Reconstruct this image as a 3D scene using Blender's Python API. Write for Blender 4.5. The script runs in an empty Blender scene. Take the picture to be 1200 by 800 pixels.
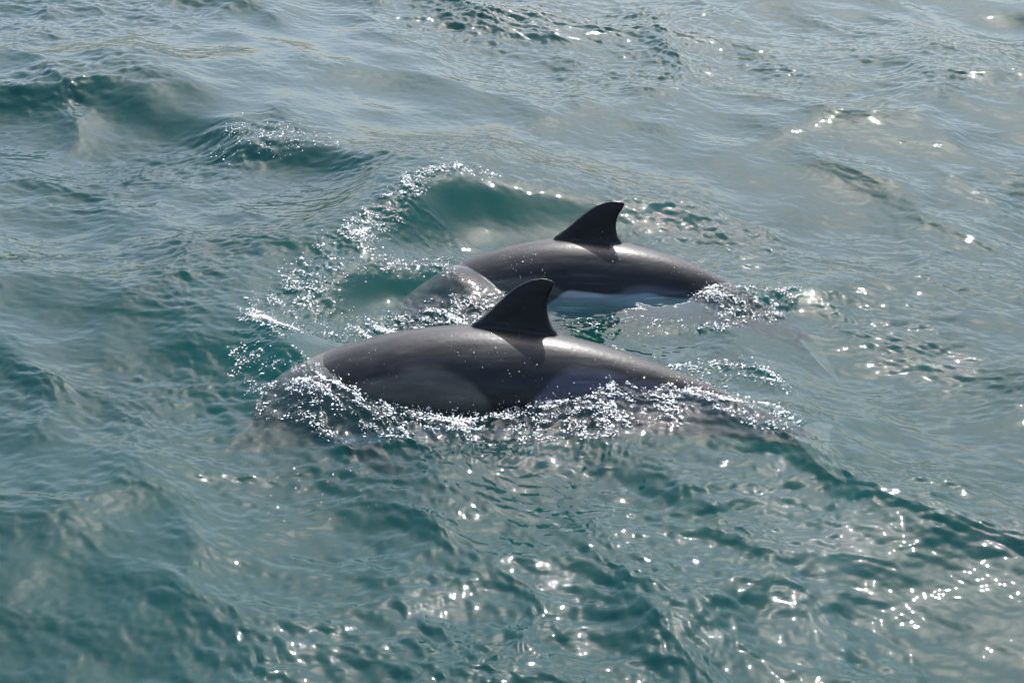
import bpy, bmesh, math, random
import numpy as np
from mathutils import Vector

rad = math.radians
scene = bpy.context.scene
col = scene.collection
rng = np.random.default_rng(11)

# ------------------------------------------------------------------ camera
CAM_H, PITCH, FPX = 2.9, rad(26.0), 2330.0          # FPX: focal length in pixels of the 1200x800 photograph
cam_d = bpy.data.cameras.new('camera')
cam = bpy.data.objects.new('camera', cam_d)
col.objects.link(cam)
cam.location = (0, 0, CAM_H)
cam.rotation_euler = (math.pi / 2 - PITCH, 0, 0)
cam_d.sensor_width = 36.0
cam_d.lens = 36.0 * FPX / 1200.0
cam_d.clip_start = 0.05
cam_d.clip_end = 9000.0
scene.camera = cam

# ------------------------------------------------------------------ light
SUN_EL, SUN_AZ = rad(54.0), rad(12.0)               # azimuth clockwise from +Y (the viewing direction)
world = bpy.data.worlds.new('World')
scene.world = world
world.use_nodes = True
wn = world.node_tree
wn.nodes.clear()
sky = wn.nodes.new('ShaderNodeTexSky')
sky.sky_type = 'NISHITA'
sky.sun_disc = False
sky.sun_elevation = SUN_EL
sky.sun_rotation = SUN_AZ
sky.air_density = 1.0
sky.dust_density = 4.8
sky.ozone_density = 4.0
bg = wn.nodes.new('ShaderNodeBackground')
bg.inputs['Strength'].default_value = 0.15
wo = wn.nodes.new('ShaderNodeOutputWorld')
wn.links.new(sky.outputs[0], bg.inputs[0])
wn.links.new(bg.outputs[0], wo.inputs[0])

sun_d = bpy.data.lights.new('sun', 'SUN')
sun_d.energy = 4.2
sun_d.angle = rad(0.53)
sun_d.color = (1.0, 0.985, 0.965)
sun = bpy.data.objects.new('sun', sun_d)
col.objects.link(sun)
sun_dir = Vector((math.sin(SUN_AZ) * math.cos(SUN_EL), math.cos(SUN_AZ) * math.cos(SUN_EL), math.sin(SUN_EL)))
sun.rotation_euler = sun_dir.to_track_quat('Z', 'Y').to_euler()
sun.location = (2, 12, 20)

scene.view_settings.view_transform = 'Standard'
scene.view_settings.look = 'None'
scene.view_settings.gamma = 1.0
scene.view_settings.use_curve_mapping = False
scene.view_settings.exposure = 1.06
scene.render.engine = 'CYCLES'
cy = scene.cycles
cy.use_denoising = True
cy.denoiser = 'OPENIMAGEDENOISE'
cy.max_bounces = 8
cy.diffuse_bounces = 2
cy.glossy_bounces = 3
cy.transmission_bounces = 6
cy.transparent_max_bounces = 12
cy.volume_bounces = 0
cy.sample_clamp_direct = 0.0
cy.sample_clamp_indirect = 6.0
cy.caustics_reflective = False
cy.caustics_refractive = False


# ------------------------------------------------------------------ pixel -> place on a level plane
def px2w(px, py, z=0.0):
    u, v = (px - 600.0) / FPX, (400.0 - py) / FPX
    d = np.array([u, math.cos(PITCH) + v * math.sin(PITCH), -math.sin(PITCH) + v * math.cos(PITCH)])
    t = (z - CAM_H) / d[2]
    return np.array([d[0] * t, d[1] * t, z])


def w2px(p):
    x, y, z = p[0], p[1], p[2] - CAM_H
    f = y * math.cos(PITCH) - z * math.sin(PITCH)
    up = y * math.sin(PITCH) + z * math.cos(PITCH)
    return 600 + FPX * x / f, 400 - FPX * up / f


# ------------------------------------------------------------------ helpers
def smooth(e0, e1, x):
    t = np.clip((x - e0) / (e1 - e0), 0, 1)
    return t * t * (3 - 2 * t)


def new_mat(name):
    m = bpy.data.materials.new(name)
    m.use_nodes = True
    m.node_tree.nodes.clear()
    return m, m.node_tree


def mesh_np(name, verts, faces_flat, n_per, smooth_all=True):
    me = bpy.data.meshes.new(name)
    v = np.asarray(verts, dtype=np.float32)
    me.vertices.add(len(v))
    me.vertices.foreach_set('co', v.ravel())
    fl = np.asarray(faces_flat, dtype=np.int32)
    cnt = np.asarray(n_per, dtype=np.int32)
    me.loops.add(len(fl))
    me.loops.foreach_set('vertex_index', fl)
    me.polygons.add(len(cnt))
    st = np.zeros(len(cnt), dtype=np.int32)
    st[1:] = np.cumsum(cnt)[:-1]
    me.polygons.foreach_set('loop_start', st)
    me.polygons.foreach_set('loop_total', cnt)
    me.polygons.foreach_set('use_smooth', np.full(len(cnt), smooth_all, dtype=bool))
    me.update(calc_edges=True)
    return me


# ------------------------------------------------------------------ wave fields (periodic tiles made by FFT)
N, TILE = 2048, 9.0


def field(lmin, lmax, power, direction, spread, seed, chop=0.0):
    r = np.random.default_rng(seed)
    k1 = np.fft.fftfreq(N, TILE / N) * 2 * np.pi
    kx, ky = np.meshgrid(k1, k1, indexing='ij')
    k = np.hypot(kx, ky)
    k[0, 0] = 1e-6
    kmin, kmax = 2 * np.pi / lmax, 2 * np.pi / lmin
    a = np.where((k > kmin * .6) & (k < kmax * 1.4), k ** (-power), 0.0)
    a *= np.exp(-np.maximum(0, (k - kmax) / (.25 * kmax)) ** 2) * np.exp(-np.maximum(0, (kmin - k) / (.25 * kmin)) ** 2)
    c = (kx * math.cos(direction) + ky * math.sin(direction)) / k
    a *= (1 - spread) * np.abs(c) ** 4 + spread
    spec = np.fft.fft2(r.standard_normal((N, N))) * a
    spec[0, 0] = 0
    h = np.fft.ifft2(spec).real
    s = h.std()
    dx = np.fft.ifft2(spec * 1j * kx / k).real / s
    dy = np.fft.ifft2(spec * 1j * ky / k).real / s
    return (h / s).astype(np.float32), (dx * chop).astype(np.float32), (dy * chop).astype(np.float32)


def samp(f, x, y):
    gx, gy = (x / TILE) % 1.0 * N, (y / TILE) % 1.0 * N
    i, j = np.floor(gx).astype(int), np.floor(gy).astype(int)
    fx, fy = (gx - i), (gy - j)
    i0, j0 = i % N, j % N
    i1, j1 = (i + 1) % N, (j + 1) % N
    return (f[i0, j0] * (1 - fx) * (1 - fy) + f[i1, j0] * fx * (1 - fy) + f[i0, j1] * (1 - fx) * fy + f[i1, j1] * fx * fy)


WIND = rad(64)
F_swell = field(1.0, 4.0, 2.2, WIND, .16, 3, 1.0)
F_chop = field(.22, 1.0, 2.2, WIND - rad(30), .5, 5, 1.0)
F_rip = field(.06, .28, 2.3, WIND - rad(15), .3, 7, 1.0)
F_fine = field(.026, .09, 1.7, WIND - rad(10), .35, 9, 0.0)
F_mic = field(.022, .075, 1.2, 0, 1.0, 12, 0.0)
F_glt = field(.03, .14, 1.7, WIND + rad(20), .25, 14, 0.0)
F_mask = field(.5, 3.0, 1.6, WIND, .5, 21, 0.0)[0]


def line_dist(poly, x, y):
    """signed distance to a polyline of (px, py, value): (distance, side, value); side > 0 on the far side."""
    pts = [(px2w(a, b), c) for a, b, c in poly]
    bx, by = [p[0][0] for p in pts], [p[0][1] for p in pts]
    sel = np.where((x > min(bx) - 1.8) & (x < max(bx) + 1.8) & (y > min(by) - 1.8) & (y < max(by) + 1.8))[0]
    out_b, out_s, out_v = np.full(x.shape, 1e9), np.zeros(x.shape), np.zeros(x.shape)
    x, y = x[sel], y[sel]
    best, side, val = np.full(x.shape, 1e9), np.zeros(x.shape), np.zeros(x.shape)
    for (p, a), (q, b) in zip(pts[:-1], pts[1:]):
        ex, ey = q[0] - p[0], q[1] - p[1]
        L2 = ex * ex + ey * ey
        t = np.clip(((x - p[0]) * ex + (y - p[1]) * ey) / L2, 0, 1)
        dx, dy = x - p[0] - t * ex, y - p[1] - t * ey
        d = np.hypot(dx, dy)
        m = d < best
        best[m] = d[m]
        s = np.sign(ex * dy - ey * dx) * (1 if ex >= 0 else -1)
        side[m] = s[m]
        val[m] = (a + (b - a) * t)[m]
    out_b[sel], out_s[sel], out_v[sel] = best, side, val
    return out_b, out_s, out_v


def ridge(poly, wnear, wfar, x, y):
    d, s, v = line_dist(poly, x, y)
    w = np.where(s < 0, wnear, wfar)
    return v * np.exp(-(d / w) ** 2)


def band(poly, x, y):
    """0..1 mask around a polyline of (px, py, half width in metres)"""
    d, s, v = line_dist(poly, x, y)
    return 1 - smooth(.45, 1.25, d / np.maximum(v, 1e-4))


def blob(px, py, rx, ry, x, y):
    c = px2w(px, py)
    return np.exp(-((x - c[0]) / rx) ** 2 - ((y - c[1]) / ry) ** 2)


BOW = [(285, 448, 0), (310, 412, .05), (345, 370, .085), (395, 325, .11), (445, 287, .13), (495, 252, .15), (560, 236, .15),
       (620, 240, .125), (690, 246, .10), (780, 248, .07), (860, 262, .03), (930, 290, 0)]
BOW2 = [(375, 372, 0), (405, 343, .05), (445, 328, .07), (490, 330, .06), (530, 338, .02)]
SWELL_A = [(-160, 135, .03), (0, 122, .09), (120, 115, .10), (230, 150, .09), (300, 182, .095), (390, 192, .09), (480, 214, .07), (560, 238, 0)]
FACES = [([(800, 120, 0), (920, 135, .01), (1050, 140, .015), (1130, 135, .035), (1250, 140, .045), (1400, 130, .03)], .35, .8),
         ([(900, 318, 0), (960, 326, .035), (1030, 345, .045), (1090, 375, .045), (1150, 415, 0)], .16, .35),
         ([(755, 605, 0), (795, 592, .03), (835, 590, .03), (875, 602, 0)], .12, .2),
         ([(960, 650, 0), (1060, 628, .035), (1200, 600, .045), (1320, 590, 0)], .16, .4),
         ([(690, 728, 0), (760, 735, .03), (830, 720, .03), (890, 735, 0)], .12, .2),
         ([(1090, 470, 0), (1150, 490, .03), (1230, 500, .03)], .16, .3),
         ([(200, 90, 0), (280, 92, .03), (380, 100, .03), (450, 110, 0)], .25, .5)]
NEAR = [(318, 445, .02), (345, 475, .035), (420, 492, .035), (520, 508, .025), (610, 498, .02), (700, 480, .025), (780, 458, .035),
        (850, 490, .03), (930, 530, .025), (1010, 585, .012), (1090, 640, 0)]
TAIL_R = [(800, 345, 0), (850, 350, .03), (890, 355, .04), (940, 350, .03), (1010, 372, .0)]

FOAM_A = [(318, 454, .10), (360, 480, .17), (430, 500, .17), (520, 512, .20), (600, 512, .26), (690, 505, .28), (770, 478, .18), (820, 475, .14),
          (880, 503, .10), (940, 535, .07), (990, 570, .02)]
FOAM_B = [(280, 440, .05), (315, 412, .13), (345, 380, .15), (375, 345, .12), (420, 305, .10), (460, 278, .07), (495, 250, .06), (540, 236, .05), (585, 238, .02)]
FOAM_C = [(405, 398, .07), (450, 380, .12), (510, 372, .14), (560, 362, .14), (590, 350, .05)]
FOAM_S = [(0, 118, .10), (60, 114, .16), (130, 118, .16), (170, 126, .05)]
FOAM_T = [(230, 172, .10), (300, 182, .16), (370, 184, .12), (400, 192, .04)]
FOAM_G = [(405, 345, .03), (445, 328, .05), (500, 328, .06), (530, 335, .04)]
DENSE_A = [(322, 445, .06), (345, 468, .09), (380, 480, .08), (420, 488, .03)]
DENSE_B = [(425, 388, .04), (480, 375, .10), (540, 366, .11), (585, 355, .05)]
DENSE_C = [(660, 482, .04), (730, 466, .09), (790, 456, .08), (840, 475, .04)]
DENSE_D = [(485, 252, .03), (520, 240, .045), (560, 234, .03)]
DENSE_E = [(838, 345, .05), (870, 356, .10), (900, 362, .04)]
FOAM_D = [(835, 348, .07), (870, 362, .16), (905, 365, .10), (935, 350, .04)]
FOAM_E = [(760, 430, .05), (830, 435, .10), (890, 440, .06), (930, 460, .02)]
FOAM_F = [(660, 375, .03), (720, 380, .08), (780, 378, .07), (840, 385, .04)]


def foam_mask(x, y):
    m = np.zeros(x.shape)
    for p, k in ((FOAM_A, .72), (FOAM_B, .66), (FOAM_C, .7), (FOAM_D, .7), (FOAM_G, .65), (FOAM_S, .30), (FOAM_T, .34), (FOAM_E, .6), (FOAM_F, .45),
                 (DENSE_A, 1), (DENSE_B, 1), (DENSE_C, 1), (DENSE_D, .95), (DENSE_E, 1)):
        m = np.maximum(m, k * band(p, x, y))
    return m


def calm_mask(x, y):
    """glassy water: over the near head, in the hollows of the bow wave, between the two animals"""
    m = np.zeros(x.shape)
    for p in (CALM_A, CALM_B, CALM_C, CALM_D, CALM_E):
        m = np.maximum(m, band(p, x, y))
    m = np.maximum(m, .6 * band(CALM_F, x, y))
    return m


CALM_A = [(335, 425, .10), (380, 435, .17), (440, 455, .15), (500, 475, .04)]
CALM_B = [(500, 262, .05), (550, 262, .22), (610, 262, .22), (670, 262, .15), (740, 262, .06)]
CALM_C = [(395, 360, .08), (430, 348, .16), (470, 338, .08)]
CALM_D = [(640, 372, .1), (740, 372, .15), (820, 372, .06)]
CALM_F = [(300, 90, .9), (400, 125, .9), (520, 165, .75), (640, 200, .5), (800, 212, .5), (900, 230, .3)]
CALM_E = [(535, 330, .12), (570, 345, .14)]


GLITTER = [(300, 790, 420, 770, .3), (420, 760, 500, 780, .25), (520, 720, 560, 760, .15), (640, 745, 700, 735, .2), (600, 775, 720, 785, .25),
           (735, 650, 775, 675, .12), (880, 710, 1010, 755, .25), (1000, 612, 1090, 635, .18), (850, 560, 960, 620, .25), (800, 590, 860, 600, .15),
           (215, 372, 262, 320, .16), (240, 298, 340, 292, .14), (95, 230, 130, 215, .14), (0, 212, 30, 210, .12), (180, 190, 310, 178, .25),
           (50, 116, 150, 116, .25), (560, 30, 740, 20, .5), (780, 250, 870, 290, .22), (920, 90, 1000, 130, .2),
           (1050, 380, 1140, 470, .2), (1090, 570, 1190, 620, .2), (690, 90, 880, 75, .3), (530, 200, 440, 212, .2), (350, 560, 480, 520, .15), (640, 560, 760, 590, .2)]


CLEAR = [[(290, 455, .65), (450, 455, .8), (600, 455, .8), (800, 460, .8), (950, 500, .65)],
         [(400, 330, .8), (560, 285, 1.0), (700, 300, 1.0), (850, 340, .9), (930, 365, .7)]]


def clear_mask(x, y):
    m = np.zeros(x.shape)
    for p in CLEAR:
        m = np.maximum(m, band(p, x, y))
    return m


def glitter_mask(x, y):
    """catspaws: patches where the wind has roughened the water"""
    m = np.zeros(x.shape)
    for a, b, c, d, w in GLITTER:
        m = np.maximum(m, band([(a, b, w), (c, d, w)], x, y))
    return m


RX0, RY0, RS, RNX, RNY = -3.4, 3.2, .008, 850, 975


def blur(f, sig):
    kx, ky = np.fft.fftfreq(RNX, RS) * 2 * np.pi, np.fft.rfftfreq(RNY, RS) * 2 * np.pi
    return np.fft.irfft2(np.fft.rfft2(f) * np.exp(-.5 * sig ** 2 * (kx[:, None] ** 2 + ky[None] ** 2)), s=(RNX, RNY))


def raster(g, x, y):
    u, v = (x - RX0) / RS, (y - RY0) / RS
    ok = (u > 0) & (u < RNX - 1.01) & (v > 0) & (v < RNY - 1.01)
    u, v = np.clip(u, 0, RNX - 1.01), np.clip(v, 0, RNY - 1.01)
    i, j = u.astype(int), v.astype(int)
    fx, fy = u - i, v - j
    return ok * (g[i, j] * (1 - fx) * (1 - fy) + g[i + 1, j] * fx * (1 - fy) + g[i, j + 1] * (1 - fx) * fy + g[i + 1, j + 1] * fx * fy)


def features(x, y):
    h = np.zeros(x.shape)
    h += ridge(BOW, .17, .50, x, y) + ridge(BOW2, .09, .14, x, y) + ridge(SWELL_A, .12, .8, x, y)
    for p, wn_, wf_ in FACES:
        h += ridge(p, wn_, wf_, x, y)
    h += ridge(NEAR, .09, .10, x, y) + ridge(TAIL_R, .08, .12, x, y)
    h += .075 * blob(365, 435, .24, .22, x, y) + .06 * blob(535, 328, .17, .2, x, y)
    h -= .05 * blob(430, 345, .28, .25, x, y) + .05 * blob(560, 300, .3, .2, x, y)
    return h


_rx, _ry = np.meshgrid(RX0 + RS * np.arange(RNX), RY0 + RS * np.arange(RNY), indexing='ij')
_rim = (smooth(-3.4, -3.0, _rx) * smooth(3.4, 3.0, _rx) * smooth(3.2, 3.6, _ry) * smooth(11.0, 10.5, _ry))
G_FEAT, G_FOAM, G_CALM, G_GLIT, G_CLEAR = [blur(f(_rx.ravel(), _ry.ravel()).reshape(RNX, RNY) * _rim, sg)
                                  for f, sg in ((features, .024), (foam_mask, .012), (calm_mask, .03), (glitter_mask, .10), (clear_mask, .2))]


def sea(x, y, detail=1.0):
    """displacement of the sea at rest place (x, y): dx, dy, z and the foam mask"""
    x = np.asarray(x, dtype=np.float64)
    y = np.asarray(y, dtype=np.float64)
    near = np.exp(-((x - .1) / 1.3) ** 2 - ((y - 6.7) / 1.1) ** 2)      # the dolphins' own water
    fm = raster(G_FOAM, x, y)
    calm = raster(G_CALM, x, y)
    fm = fm * (1 - .6 * calm)
    glit = raster(G_GLIT, x, y)
    patch = smooth(-.9, 1.9, samp(F_mask, x, y))               # gusts: rough and calm patches
    z = .029 * samp(F_swell[0], x, y) * (1 - .75 * near)
    dx = .035 * samp(F_swell[1], x, y) * (1 - .75 * near)
    dy = .035 * samp(F_swell[2], x, y) * (1 - .75 * near)
    ac = .0165 * (1 - .45 * near) * (1 - .6 * calm)
    z += ac * samp(F_chop[0], x, y)
    dx += 1.7 * ac * samp(F_chop[1], x, y)
    dy += 1.7 * ac * samp(F_chop[2], x, y)
    ar = (.0007 + .0017 * patch + .003 * fm + .0010 * glit) * detail * (1 - .8 * calm)
    z += ar * samp(F_rip[0], x, y)
    dx += 1.4 * ar * samp(F_rip[1], x, y)
    dy += 1.4 * ar * samp(F_rip[2], x, y)
    z += (.0006 + .0012 * patch + .0008 * glit) * samp(F_fine[0], x, y) * detail * (1 - .85 * calm)
    z += (.0034 * fm * samp(F_mic[0], x, y) + .0030 * glit * samp(F_glt[0], x, y)) * detail
    z += raster(G_FEAT, x, y)                                          # waves raised by the animals
    return dx, dy, z, fm


# ------------------------------------------------------------------ materials
def water_material():
    m, nt = new_mat('sea_water')
    nd, lk = nt.nodes, nt.links
    out = nd.new('ShaderNodeOutputMaterial')
    geo = nd.new('ShaderNodeTexCoord')
    mp = nd.new('ShaderNodeMapping')
    mp.inputs['Rotation'].default_value = (0, 0, rad(38))
    mp.inputs['Scale'].default_value = (.7, 1.0, 1.0)
    lk.new(geo.outputs['Object'], mp.inputs[0])
    n1 = nd.new('ShaderNodeTexNoise')
    n1.inputs['Scale'].default_value = 32
    n1.inputs['Detail'].default_value = .9
    lk.new(mp.outputs[0], n1.inputs[0])
    amp = nd.new('ShaderNodeAttribute'); amp.attribute_name = 'gust'
    mul = nd.new('ShaderNodeMath'); mul.operation = 'MULTIPLY'
    lk.new(n1.outputs[0], mul.inputs[0]); lk.new(amp.outputs['Fac'], mul.inputs[1])
    bump = nd.new('ShaderNodeBump')
    bump.inputs['Strength'].default_value = 1.0
    bump.inputs['Distance'].default_value = .0026
    lk.new(mul.outputs[0], bump.inputs['Height'])
    lw = nd.new('ShaderNodeLayerWeight')
    lw.inputs['Blend'].default_value = .5
    lk.new(bump.outputs[0], lw.inputs['Normal'])
    p5 = nd.new('ShaderNodeMath'); p5.operation = 'POWER'; p5.inputs[1].default_value = 5.0
    lk.new(lw.outputs['Facing'], p5.inputs[0])
    fr = nd.new('ShaderNodeMapRange')
    fr.inputs[3].default_value, fr.inputs[4].default_value = .021, 1.0
    lk.new(p5.outputs[0], fr.inputs[0])
    gl = nd.new('ShaderNodeBsdfGlossy')
    gl.inputs['Roughness'].default_value = .024
    lk.new(bump.outputs[0], gl.inputs['Normal'])
    tr = nd.new('ShaderNodeBsdfTransparent')
    mx = nd.new('ShaderNodeMixShader')
    df = nd.new('ShaderNodeBsdfDiffuse')                       # diffuse colour standing in for light scattered up out of the water
    df.inputs['Color'].default_value = (.0055, .0345, .0335, 1)
    lk.new(bump.outputs[0], df.inputs['Normal'])
    body = nd.new('ShaderNodeMixShader')
    upwell = nd.new('ShaderNodeAttribute'); upwell.attribute_name = 'upwell'
    lk.new(upwell.outputs['Fac'], body.inputs[0])
    lk.new(tr.outputs[0], body.inputs[1]); lk.new(df.outputs[0], body.inputs[2])
    lk.new(fr.outputs[0], mx.inputs[0]); lk.new(body.outputs[0], mx.inputs[1]); lk.new(gl.outputs[0], mx.inputs[2])
    lk.new(mx.outputs[0], out.inputs['Surface'])
    sc = nd.new('ShaderNodeVolumeScatter')
    sc.inputs['Color'].default_value = (.014, .125, .117, 1)
    sc.inputs['Density'].default_value = .9
    sc.inputs['Anisotropy'].default_value = 0.0
    ab = nd.new('ShaderNodeVolumeAbsorption')
    ab.inputs['Color'].default_value = (.05, .58, .56, 1)
    ab.inputs['Density'].default_value = 1.55
    ad = nd.new('ShaderNodeAddShader')
    lk.new(sc.outputs[0], ad.inputs[0]); lk.new(ab.outputs[0], ad.inputs[1])
    lk.new(ad.outputs[0], out.inputs['Volume'])
    return m


def skin_material():
    m, nt = new_mat('dolphin_skin')
    nd, lk = nt.nodes, nt.links
    out = nd.new('ShaderNodeOutputMaterial')
    bs = nd.new('ShaderNodeBsdfPrincipled')
    at = nd.new('ShaderNodeAttribute'); at.attribute_name = 'skin'
    co = nd.new('ShaderNodeTexCoord')
    mp = nd.new('ShaderNodeMapping'); mp.inputs['Scale'].default_value = (.6, 4.0, 4.0)
    lk.new(co.outputs['Object'], mp.inputs[0])
    nz = nd.new('ShaderNodeTexNoise'); nz.inputs['Scale'].default_value = 7; nz.inputs['Detail'].default_value = 6
    lk.new(mp.outputs[0], nz.inputs[0])
    mr = nd.new('ShaderNodeMapRange')
    mr.inputs[1].default_value, mr.inputs[2].default_value = .3, .7
    mr.inputs[3].default_value, mr.inputs[4].default_value = .70, 1.30
    lk.new(nz.outputs[0], mr.inputs[0])
    mul = nd.new('ShaderNodeVectorMath'); mul.operation = 'SCALE'
    lk.new(at.outputs['Color'], mul.inputs[0]); lk.new(mr.outputs[0], mul.inputs['Scale'])
    lk.new(mul.outputs[0], bs.inputs['Base Color'])
    m3 = nd.new('ShaderNodeMapping'); m3.inputs['Scale'].default_value = (1.2, 16.0, 16.0)      # wet streaks along the body
    lk.new(co.outputs['Object'], m3.inputs[0])
    n3 = nd.new('ShaderNodeTexNoise'); n3.inputs['Scale'].default_value = 3.5; n3.inputs['Detail'].default_value = 4
    lk.new(m3.outputs[0], n3.inputs[0])
    sr = nd.new('ShaderNodeMapRange')                                                          # pale rake marks
    sr.inputs[1].default_value, sr.inputs[2].default_value = .60, .74
    sr.inputs[3].default_value, sr.inputs[4].default_value = 1.0, 2.0
    lk.new(n3.outputs[0], sr.inputs[0])
    m4 = nd.new('ShaderNodeMath'); m4.operation = 'MULTIPLY'
    lk.new(sr.outputs[0], m4.inputs[0]); lk.new(mr.outputs[0], m4.inputs[1]); lk.new(m4.outputs[0], mul.inputs['Scale'])
    ra = nd.new('ShaderNodeMath'); ra.operation = 'MULTIPLY_ADD'; ra.inputs[1].default_value = .55; ra.inputs[2].default_value = -.275
    lk.new(n3.outputs[0], ra.inputs[0])
    rb = nd.new('ShaderNodeMath'); rb.operation = 'ADD'; rb.use_clamp = True
    lk.new(at.outputs['Alpha'], rb.inputs[0]); lk.new(ra.outputs[0], rb.inputs[1])
    lk.new(rb.outputs[0], bs.inputs['Roughness'])
    bs.inputs['IOR'].default_value = 1.42
    bs.inputs['Coat Weight'].default_value = .15
    bs.inputs['Specular IOR Level'].default_value = .3
    bs.inputs['Coat Roughness'].default_value = .2
    bs.inputs['Coat IOR'].default_value = 1.33
    n2 = nd.new('ShaderNodeTexNoise'); n2.inputs['Scale'].default_value = 60; n2.inputs['Detail'].default_value = 3
    lk.new(co.outputs['Object'], n2.inputs[0])
    bp = nd.new('ShaderNodeBump'); bp.inputs['Strength'].default_value = .35; bp.inputs['Distance'].default_value = .002
    lk.new(n2.outputs[0], bp.inputs['Height'])
    lk.new(bp.outputs[0], bs.inputs['Normal']); lk.new(bp.outputs[0], bs.inputs['Coat Normal'])
    lk.new(bs.outputs[0], out.inputs['Surface'])
    return m


def plain(name, color, rough, **kw):
    m, nt = new_mat(name)
    out = nt.nodes.new('ShaderNodeOutputMaterial')
    bs = nt.nodes.new('ShaderNodeBsdfPrincipled')
    bs.inputs['Base Color'].default_value = (*color, 1)
    bs.inputs['Roughness'].default_value = rough
    for k, v in kw.items():
        bs.inputs[k.replace('_', ' ')].default_value = v
    nt.links.new(bs.outputs[0], out.inputs['Surface'])
    return m


M_water, M_skin = water_material(), skin_material()
M_eye = plain('dolphin_eye', (.006, .005, .005), .08)
def drop_material():
    m, nt = new_mat('spray_drop')
    nd, lk = nt.nodes, nt.links
    out = nd.new('ShaderNodeOutputMaterial')
    tp, tl, gl = nd.new('ShaderNodeBsdfTransparent'), nd.new('ShaderNodeBsdfTranslucent'), nd.new('ShaderNodeBsdfGlossy')
    tl.inputs['Color'].default_value = (.92, .95, .96, 1)
    gl.inputs['Roughness'].default_value = .12
    a, b = nd.new('ShaderNodeMixShader'), nd.new('ShaderNodeMixShader')
    a.inputs[0].default_value, b.inputs[0].default_value = .45, .15
    lk.new(tp.outputs[0], a.inputs[1]); lk.new(tl.outputs[0], a.inputs[2])
    lk.new(a.outputs[0], b.inputs[1]); lk.new(gl.outputs[0], b.inputs[2])
    lk.new(b.outputs[0], out.inputs['Surface'])
    return m


M_drop = drop_material()
M_foam = plain('foam_glint', (.84, .83, .82), .25, Subsurface_Weight=.0)  # white colour stands in for sun glints as well as foam

# ------------------------------------------------------------------ the sea
def axis(lo, a, b, hi, fine, coarse, far):
    """even fine steps between a and b (round the animals), coarser ones out to lo and hi, then growing to far"""
    core = np.concatenate([np.arange(lo, a, coarse), np.arange(a, b, fine), np.arange(b, hi, coarse)])
    st, out, p = coarse, [], 0.0
    while p < far:
        st *= 1.15
        p += st
        out.append(p)
    out = np.array(out)
    return np.concatenate([lo - out[::-1], core, hi + out])


gx = axis(-2.75, -1.2, 1.3, 2.75, .0043, .0082, 3000)
gy = axis(3.75, 5.4, 7.9, 10.1, .0056, .0105, 3000)
X, Y = np.meshgrid(gx, gy, indexing='ij')
spx = np.gradient(gx)[:, None] * np.ones_like(Y)
spy = np.gradient(gy)[None, :] * np.ones_like(X)
DET = 1 - smooth(.012, .05, np.maximum(spx, spy))
dx, dy, Z, FM = sea(X.ravel(), Y.ravel(), DET.ravel())
FADE = 1 - smooth(.15, .8, np.maximum(spx, spy)).ravel()
V = np.stack([X.ravel() + dx * FADE, Y.ravel() + dy * FADE, Z * FADE], 1)
nx, ny = len(gx), len(gy)
idx = np.arange(nx * ny).reshape(nx, ny)
quads = np.stack([idx[:-1, :-1], idx[1:, :-1], idx[1:, 1:], idx[:-1, 1:]], -1).reshape(-1, 4)
loop = np.concatenate([idx[:, 0], idx[-1, 1:], idx[-2::-1, -1], idx[0, -2:0:-1]])     # border, counter-clockwise
low = V[loop].copy(); low[:, 2] = -9.0
nb = len(loop)
li = np.arange(nb) + nx * ny
ctr = nx * ny + nb
V = np.concatenate([V, low, [[0, 6, -9.0]]])
nxt = np.roll(np.arange(nb), -1)
skirt = np.stack([loop, li, li[nxt], loop[nxt]], 1)
bottom = np.stack([li, np.full(nb, ctr), li[nxt]], 1)
me = mesh_np('sea', V, np.concatenate([quads.ravel(), skirt.ravel(), bottom.ravel()]),
             np.concatenate([np.full(len(quads) + nb, 4), np.full(nb, 3)]))
ga = me.attributes.new('gust', 'FLOAT', 'POINT')
gu = np.ones(len(V), np.float32)
gu[:nx * ny] = (.75 + .45 * smooth(-.9, 1.9, samp(F_mask, X.ravel(), Y.ravel()))) * (1 - .8 * raster(G_CALM, X.ravel(), Y.ravel())) + .35 * FM + .1 * raster(G_GLIT, X.ravel(), Y.ravel())
ga.data.foreach_set('value', gu)
sa = me.attributes.new('upwell', 'FLOAT', 'POINT')                  # share of the painted upwelling light, less round the animals
si = np.full(len(V), .55, np.float32)
si[:nx * ny] = .55 - .46 * raster(G_CLEAR, X.ravel(), Y.ravel()).clip(0, 1)
sa.data.foreach_set('value', si)
me.materials.append(M_water)
sea_ob = bpy.data.objects.new('sea', me)
col.objects.link(sea_ob)
sea_ob['kind'] = 'structure'
sea_ob['label'] = 'rippled grey green sea with glittering wavelets'

# ------------------------------------------------------------------ dolphins
# stations: place along the body, top, bottom, half width (all in body lengths)
ST = np.array([
    (0.000, -.016, -.025, .005), (0.006, -.012, -.029, .009), (0.030, -.008, -.035, .015), (0.055, -.002, -.041, .020),
    (0.068, .008, -.044, .025), (0.080, .024, -.047, .033), (0.098, .040, -.053, .043), (0.130, .055, -.063, .055),
    (0.180, .067, -.074, .066), (0.250, .078, -.084, .076), (0.350, .087, -.091, .083), (0.450, .090, -.091, .083),
    (0.550, .084, -.084, .075), (0.650, .069, -.068, .059), (0.750, .050, -.047, .039), (0.850, .032, -.029, .0215),
    (0.920, .021, -.018, .0125), (0.965, .013, -.011, .010), (0.990, .005, -.005, .006)])
FIN = [(0, -.14), (0, -.02), (.13, .055), (.25, .14), (.37, .25), (.50, .37), (.60, .44), (.70, .485), (.80, .503), (.88, .495), (.915, .47), (.90, .445),
       (.895, .42), (.86, .36), (.835, .28), (.825, .2), (.835, .12), (.865, .04), (.92, -.02), (.98, -.07), (1.03, -.14), (1.0, -.2)]


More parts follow.
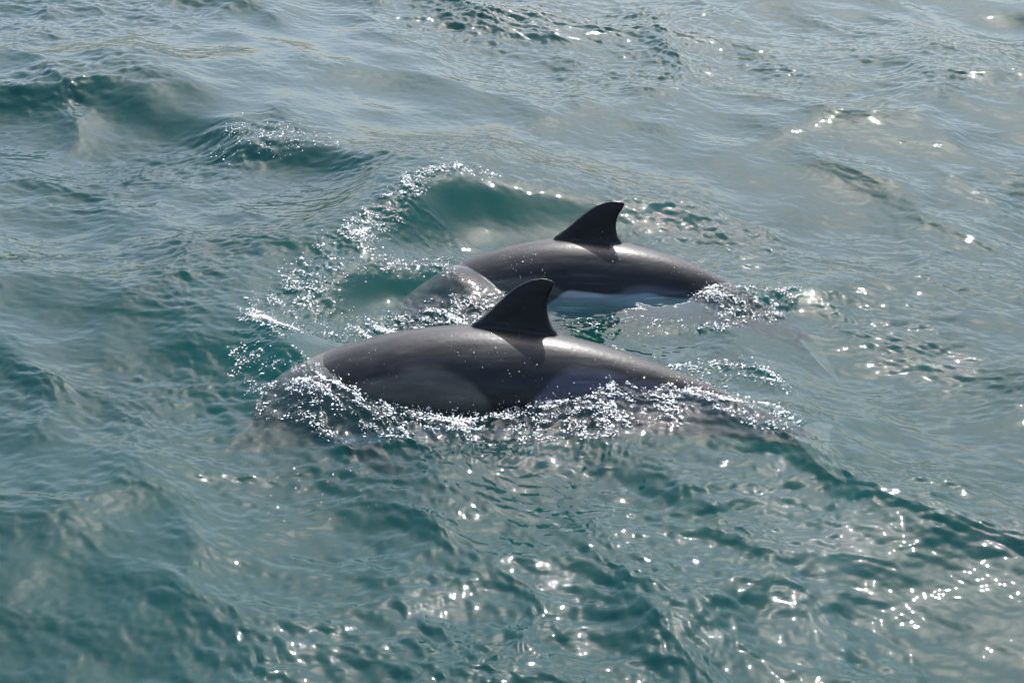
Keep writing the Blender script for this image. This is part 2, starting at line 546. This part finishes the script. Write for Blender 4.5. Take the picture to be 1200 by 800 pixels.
def blade(bm, outline, place, thick, edge=.0042):
    """a fin: outline of 2D points, thickened to a rounded wing. place(u, v, t) -> 3D, thick(u, v) -> half thickness"""
    from mathutils.geometry import tessellate_polygon
    o = np.array(outline)
    c = o.mean(0)
    rings = []
    for k, f in ((0, 1.0), (1, .93), (2, .80), (3, .6), (4, .35)):
        rings.append(c + (o - c) * f)
    for sgn in (-1, 1):
        vs = []
        for k, r in enumerate(rings):
            prof = (0.0, .55, .85, 1.0, 1.0)[k]
            vs.append([bm.verts.new(place(u, v, sgn * (edge * (0.0 if k == 0 else 1) + prof * thick(u, v)))) for u, v in r])
        n = len(o)
        for k in range(len(vs) - 1):
            for i in range(n):
                j = (i + 1) % n
                bm.faces.new((vs[k][i], vs[k][j], vs[k + 1][j], vs[k + 1][i]) if sgn > 0 else (vs[k + 1][i], vs[k + 1][j], vs[k][j], vs[k][i]))
        cv = bm.verts.new(place(c[0], c[1], sgn * (edge + thick(c[0], c[1]))))
        for i in range(n):
            j = (i + 1) % n
            bm.faces.new((vs[-1][i], vs[-1][j], cv) if sgn > 0 else (cv, vs[-1][j], vs[-1][i]))
    bmesh.ops.remove_doubles(bm, verts=bm.verts, dist=1e-5)


def densify(o, n=4):
    """Catmull-Rom through the outline so that it is smooth"""
    o = [np.array(p, float) for p in o]
    out = []
    for i in range(len(o)):
        p0, p1, p2, p3 = o[i - 1], o[i], o[(i + 1) % len(o)], o[(i + 2) % len(o)]
        for k in range(n):
            t = k / n
            out.append(.5 * (2 * p1 + (p2 - p0) * t + (2 * p0 - 5 * p1 + 4 * p2 - p3) * t * t + (3 * p1 - p0 - 3 * p2 + p3) * t ** 3))
    return out


def profile(s, c):
    """smooth interpolation of a station column"""
    xs, ys = ST[:, 0], ST[:, c]
    m = np.gradient(ys, xs)
    i = np.clip(np.searchsorted(xs, s) - 1, 0, len(xs) - 2)
    h = xs[i + 1] - xs[i]
    t = np.clip((s - xs[i]) / h, 0, 1)
    return ((2 * t**3 - 3 * t**2 + 1) * ys[i] + (t**3 - 2 * t**2 + t) * h * m[i] + (-2 * t**3 + 3 * t**2) * ys[i + 1] + (t**3 - t**2) * h * m[i + 1])


def rest_dolphin(L, fin_scale, sweep):
    """the animal straight, snout at x = 0, tail towards +x, back up; as one remeshed skin. Returns (verts, faces)"""
    NR, NS = 48, 150
    u = np.linspace(0, 1, NS)
    ss = .99 * (u * .8 + .2 * u * u)
    tp, bt, wd = profile(ss, 1), profile(ss, 2), profile(ss, 3)
    bm = bmesh.new()
    rings = []
    for s, a, b, w in zip(ss, tp, bt, wd):
        mid = (a + b) / 2 - .004 * (s > .1)
        ring = []
        for k in range(NR):
            t = 2 * math.pi * k / NR
            cz, cyy = math.cos(t), math.sin(t)
            yy = w * math.copysign(abs(cyy) ** .94, cyy)
            zz = mid + (a - mid if cz > 0 else mid - b) * cz
            ring.append(bm.verts.new((s * L, yy * L, zz * L)))
        rings.append(ring)
    for r0, r1 in zip(rings[:-1], rings[1:]):
        for k in range(NR):
            j = (k + 1) % NR
            bm.faces.new((r0[k], r0[j], r1[j], r1[k]))
    bm.faces.new(rings[0][::-1]); bm.faces.new(rings[-1])
    bmesh.ops.recalc_face_normals(bm, faces=bm.faces)

    def add(outline, place, thick):
        b2 = bmesh.new()
        blade(b2, densify(outline), place, thick)
        bmesh.ops.recalc_face_normals(b2, faces=b2.faces)
        tmp = bpy.data.meshes.new('tmp'); b2.to_mesh(tmp); b2.free()
        bm.from_mesh(tmp); bpy.data.meshes.remove(tmp)
    # dorsal fin
    F = .152 * L
    x0, z0 = .418 * L, .0885 * L
    add(FIN, lambda a, b, t: (x0 + (a - sweep * max(b, 0)) * F, t, z0 + b * F * 1.06 * fin_scale),
        lambda a, b: .0006 + .016 * max(0, 1 - max(b, 0) / .52) ** .9 * math.sin(math.pi * min(1, max(0, (a + .03) / 1.06))) ** .8)
    # flukes, one outline lying flat
    half = [(.925, .0), (.93, .016), (.945, .045), (.962, .085), (.985, .118), (1.003, .128), (1.010, .122), (1.003, .085), (.997, .045), (.996, .018), (.990, .004)]
    fl = half + [(a, -b) for a, b in half[::-1] if b > 0]
    add(fl, lambda a, b, t: (a * L, b * L, t), lambda a, b: .0008 + .009 * max(0, 1 - abs(b) / .13))
    # flippers
    fp = [(.225, .0), (.222, .03), (.240, .07), (.275, .115), (.310, .140), (.318, .136), (.305, .10), (.288, .06), (.283, .03), (.29, .0)]
    for sg in (-1, 1):
        def plc(a, b, t, sg=sg):
            return (a * L, sg * (.055 + b * .35) * L, (-.060 - b * .35) * L + t * 1.2)
        add(fp, plc, lambda a, b: .001 + .010 * max(0, 1 - b / .15))
    me0 = bpy.data.meshes.new('tmp_body'); bm.to_mesh(me0); bm.free()
    ob = bpy.data.objects.new('tmp_body', me0); col.objects.link(ob)
    rm = ob.modifiers.new('r', 'REMESH'); rm.mode = 'VOXEL'; rm.voxel_size = .0048 * L / 2.1; rm.adaptivity = 0
    sm = ob.modifiers.new('s', 'SMOOTH'); sm.factor = .5; sm.iterations = 5
    dg = bpy.context.evaluated_depsgraph_get()
    ev = ob.evaluated_get(dg); e = ev.to_mesh()
    v = np.empty(len(e.vertices) * 3, np.float32); e.vertices.foreach_get('co', v)
    fl_ = np.empty(len(e.loops), np.int32); e.loops.foreach_get('vertex_index', fl_)
    ct = np.empty(len(e.polygons), np.int32); e.polygons.foreach_get('loop_total', ct)
    ev.to_mesh_clear()
    bpy.data.objects.remove(ob); bpy.data.meshes.remove(me0)
    v = v.reshape(-1, 3).astype(float)
    # lay the skin back onto the exact body away from the fins, so that no voxel steps show
    s = np.clip(v[:, 0] / L, .003, .985)
    a, b, w = profile(s, 1) * L, profile(s, 2) * L, profile(s, 3) * L
    mid = (a + b) / 2 - .004 * L * (s > .1)
    hz = np.where(v[:, 2] > mid, a - mid, mid - b)
    q = np.sqrt((np.abs(v[:, 1]) / w) ** (2 / .94) + ((v[:, 2] - mid) / hz) ** 2)
    off = np.abs(q - 1) * np.minimum(w, hz)
    k = (1 - smooth(.005, .011, off)) * smooth(.02, .06, s) * smooth(.93, .90, s)
    sc_ = 1 + (1 / np.maximum(q, .1) - 1) * k
    v[:, 1] *= sc_
    v[:, 2] = mid + (v[:, 2] - mid) * sc_
    return v, fl_, ct


def skin_color(p, L, seed, white):
    """hourglass pattern of a common dolphin, from the rest shape"""
    s, y, z = p[:, 0] / L, p[:, 1] / L, p[:, 2] / L
    top, bot = profile(np.clip(s, 0, .99), 1), profile(np.clip(s, 0, .99), 2)
    q = (z - bot) / np.maximum(top - bot, 1e-3)                        # 0 belly .. 1 back
    wob = .018 * np.sin(s * 41 + seed) + .012 * np.sin(s * 97 + 2 * seed)
    wob = wob + .05 * samp(F_chop[0], p[:, 0] * 1.3 + seed, p[:, 2] * 3) + .03 * samp(F_rip[0], p[:, 0] + seed, p[:, 2] * 2.5)
    cape = np.array([.0182, .0176, .0174]); flank = np.array([.078, .074, .064]); rear = np.array([.062, .066, .084])
    belly = np.array([.40, .405, .41]); dark = np.array([.006, .0055, .0055])
    c = np.repeat(cape[None], len(p), 0)

    def mixin(colr, m):
        nonlocal c
        c = c * (1 - m[:, None]) + colr * m[:, None]
    # fore flank patch: under the cape, dipping to a V below the fin
    edge_f = .72 - .42 * np.exp(-((s - .50) / .055) ** 2) + wob * .5
    mixin(flank, smooth(.05, -.03, q - edge_f) * smooth(.52, .46, s))
    edge_r = .82 - .6 * white - .50 * np.exp(-((s - .50) / .045) ** 2) + wob * .4
    mixin(rear, smooth(.06, -.04, q - edge_r) * smooth(.49, .53, s) * smooth(.95, .85, s))
    # belly
    edge_b = .23 + white * smooth(.37, .47, s) + wob * .4 - .08 * smooth(.68, .8, s)
    mixin(belly, smooth(.02, -.02, q - edge_b) * smooth(.10, .16, s) * smooth(.80, .70, s))
    mixin(np.array([.070, .062, .058]), smooth(.25, .15, s) * smooth(.15, .35, q))          # sunlit top of the head, put into the skin colour
    # snout and throat
    mixin(np.array([.13, .13, .125]), smooth(.04, -.04, q - .42) * smooth(.17, .12, s))
    # eye mask
    mixin(dark, .8 * np.exp(-((s - .118) / .012) ** 2 - ((z + .004) / .010) ** 2))
    # fin, flippers, flukes
    mixin(dark, smooth(.004, .02, z - top) * (s > .35) * (s < .65))
    limb = np.maximum(smooth(.0, .02, np.abs(y) - profile(np.clip(s, 0, .99), 3) - .004), smooth(.92, .95, s))
    limb = np.maximum(limb, smooth(.002, .008, bot - z))
    ww, mid = profile(np.clip(s, 0, .99), 3), (top + bot) / 2
    ell = np.hypot(y / ww, (z - mid) / ((top - bot) / 2))
    limb = np.maximum(limb, smooth(1.07, 1.16, ell) * (s > .15) * (s < .42) * (z < mid))
    mixin(np.where((s > .8)[:, None], np.array([.052, .040, .037]), np.array([.02, .018, .018])), limb)
    rough = .40 + .33 * limb
    return np.concatenate([np.clip(c, .004, .9), rough[:, None]], 1)


def make_dolphin(label, L, anchor_px, z_back, yaw, bend_head, bend_tail, roll, pitch, seed, fin_scale, white, sweep):
    v, fl_, ct = rest_dolphin(L, fin_scale, sweep)
    colr = skin_color(v, L, seed, white)
    eyes = [(np.array([.118 * L, sg * .0475 * L, -.004 * L])) for sg in (-1, 1)]

    # pose: bend the straight animal along an arc in its own upright plane
    S = np.linspace(-.05, 1.1, 400)
    slope = pitch + np.where(S < .5, bend_head * (.5 - S) / .5, -bend_tail * ((S - .5) / .5) ** 1.15 * (S > .5))
    # slope: angle of the axis (towards the tail) with the level
    dxs, dzs = np.cos(slope), np.sin(slope)
    ds = (S[1] - S[0]) * L
    cx = np.concatenate([[0], np.cumsum((dxs[1:] + dxs[:-1]) / 2 * ds)])
    cz = np.concatenate([[0], np.cumsum((dzs[1:] + dzs[:-1]) / 2 * ds)])
    m = np.argmin(np.abs(S - .5))
    cx -= cx[m]; cz -= cz[m]
    base = px2w(anchor_px[0], anchor_px[1], z_back)

    def pose(p):
        s = p[:, 0] / L
        a = np.interp(s, S, slope)
        px, pz = np.interp(s, S, cx), np.interp(s, S, cz)
        yy = p[:, 1] * math.cos(roll) - p[:, 2] * math.sin(roll)
        zz = p[:, 1] * math.sin(roll) + p[:, 2] * math.cos(roll)
        x = px - zz * np.sin(a)
        z = pz + zz * np.cos(a)
        X = x * math.cos(yaw) - yy * math.sin(yaw)
        Yv = x * math.sin(yaw) + yy * math.cos(yaw)
        return np.stack([X, Yv, z], 1)
    off = pose(np.array([[.5 * L, 0, .088 * L]]))[0]
    origin = base - off
    w = pose(v)
    me = mesh_np('dolphin', w, fl_, ct)
    ca = me.color_attributes.new('skin', 'FLOAT_COLOR', 'POINT')
    ca.data.foreach_set('color', colr.astype(np.float32).ravel())
    me.materials.append(M_skin)
    ob = bpy.data.objects.new('dolphin', me); col.objects.link(ob)
    ob.location = origin
    ob['label'] = label; ob['category'] = 'dolphin'; ob['group'] = 'dolphins swimming side by side'
    for e in eyes:
        bm = bmesh.new()
        bmesh.ops.create_uvsphere(bm, u_segments=16, v_segments=10, radius=.0055 * L)
        em = bpy.data.meshes.new('eye'); bm.to_mesh(em); bm.free()
        for pl in em.polygons: pl.use_smooth = True
        em.materials.append(M_eye)
        eo = bpy.data.objects.new('eye', em); col.objects.link(eo)
        eo.parent = ob; eo.location = pose(e[None])[0]
    return ob, w + origin


d_front, W1 = make_dolphin('larger grey dolphin arching out of the white splash with its head under water',
                           2.05, (609, 386), .195, rad(-7.0), rad(31), rad(19), rad(-9), rad(-1), 1.0, 1.03, 0.0, .13)
d_rear, W2 = make_dolphin('smaller grey dolphin with a white streak on its lower flank, beside the turquoise wave',
                          1.80, (693, 281), .145, rad(-6.0), rad(43), rad(38), rad(-9), rad(1), 2.4, .98, .31, .0)


# ------------------------------------------------------------------ spray and foam, uncountable
def spheres(name, centres, radii, sub, mat, label, cat, stretch=0):
    bm = bmesh.new()
    bmesh.ops.create_icosphere(bm, subdivisions=sub, radius=1.0)
    bv = np.array([v.co for v in bm.verts]); bf = np.array([[v.index for v in f.verts] for f in bm.faces])
    bm.free()
    n = len(centres)
    q = rng.uniform(.75, 1.25, (n, 1, 3))
    d = bv[None] * radii[:, None, None] * q
    if stretch:                                                    # torn flecks, drawn out in their own direction
        t = rng.uniform(0, np.pi, n)
        k = 1 + rng.exponential(.9, n).clip(0, stretch)
        c_, s_ = np.cos(t)[:, None], np.sin(t)[:, None]
        u = (d[..., 0] * c_ + d[..., 1] * s_) * k[:, None]
        w = -d[..., 0] * s_ + d[..., 1] * c_
        d = np.stack([u * c_ - w * s_, u * s_ + w * c_, d[..., 2] * .8], -1)
    v = (centres[:, None, :] + d).reshape(-1, 3)
    f = (bf[None] + (np.arange(n) * len(bv))[:, None, None]).ravel()
    me = mesh_np(name, v, f, np.full(n * len(bf), 3))
    me.materials.append(mat)
    ob = bpy.data.objects.new(name, me); col.objects.link(ob)
    ob['kind'] = 'stuff'; ob['label'] = label; ob['category'] = cat
    return ob


def scatter(n, power, lift):
    x, y = rng.uniform(-1.25, 1.5, n), rng.uniform(5.2, 8.6, n)
    m = raster(G_FOAM, x, y).clip(0, 1) * (1 - .6 * raster(G_CALM, x, y).clip(0, 1))
    clump = smooth(-1.0, 1.8, .7 * samp(F_rip[0], x, y) + .7 * samp(F_fine[0], x, y) + .5 * samp(F_mic[0], x, y))
    k = rng.uniform(0, 1, n) < (m * clump) ** power
    x, y = x[k], y[k]
    a, b, z, _ = sea(x, y)
    return np.stack([x + a, y + b, z + rng.exponential(lift, len(x))], 1)


c1 = scatter(110000, 1.4, .012)
extra = []
for _ in range(26):                                                # drops thrown ahead of the splash
    p = px2w(rng.uniform(290, 450), rng.uniform(545, 612), rng.uniform(.05, .2)); extra.append(p)
for W, lo in ((W1, .02), (W2, -.02)):                              # drops clinging to the wet flanks
    vis = np.where((W[:, 2] > lo) & (W[:, 1] < np.median(W[:, 1]) + .02))[0]
    vis = vis[samp(F_chop[0], W[vis, 0] * 2 + 3, W[vis, 2] * 3) > .3]
    extra += list(W[rng.choice(vis, 110)])
c1 = np.concatenate([c1, np.array(extra)])
r1 = .0008 + rng.exponential(.0009, len(c1)).clip(0, .0032)
spheres('spray', c1, r1, 1, M_drop, 'glinting droplets of spray thrown up round the two dolphins', 'spray')
c2 = scatter(650000, 1.4, .0014)
r2 = .0005 + rng.exponential(.0007, len(c2)).clip(0, .0032)
spheres('foam', c2, r2, 1, M_foam, 'white flecks of foam and painted sun glints along the broken water beside the dolphins', 'foam', 1.6)
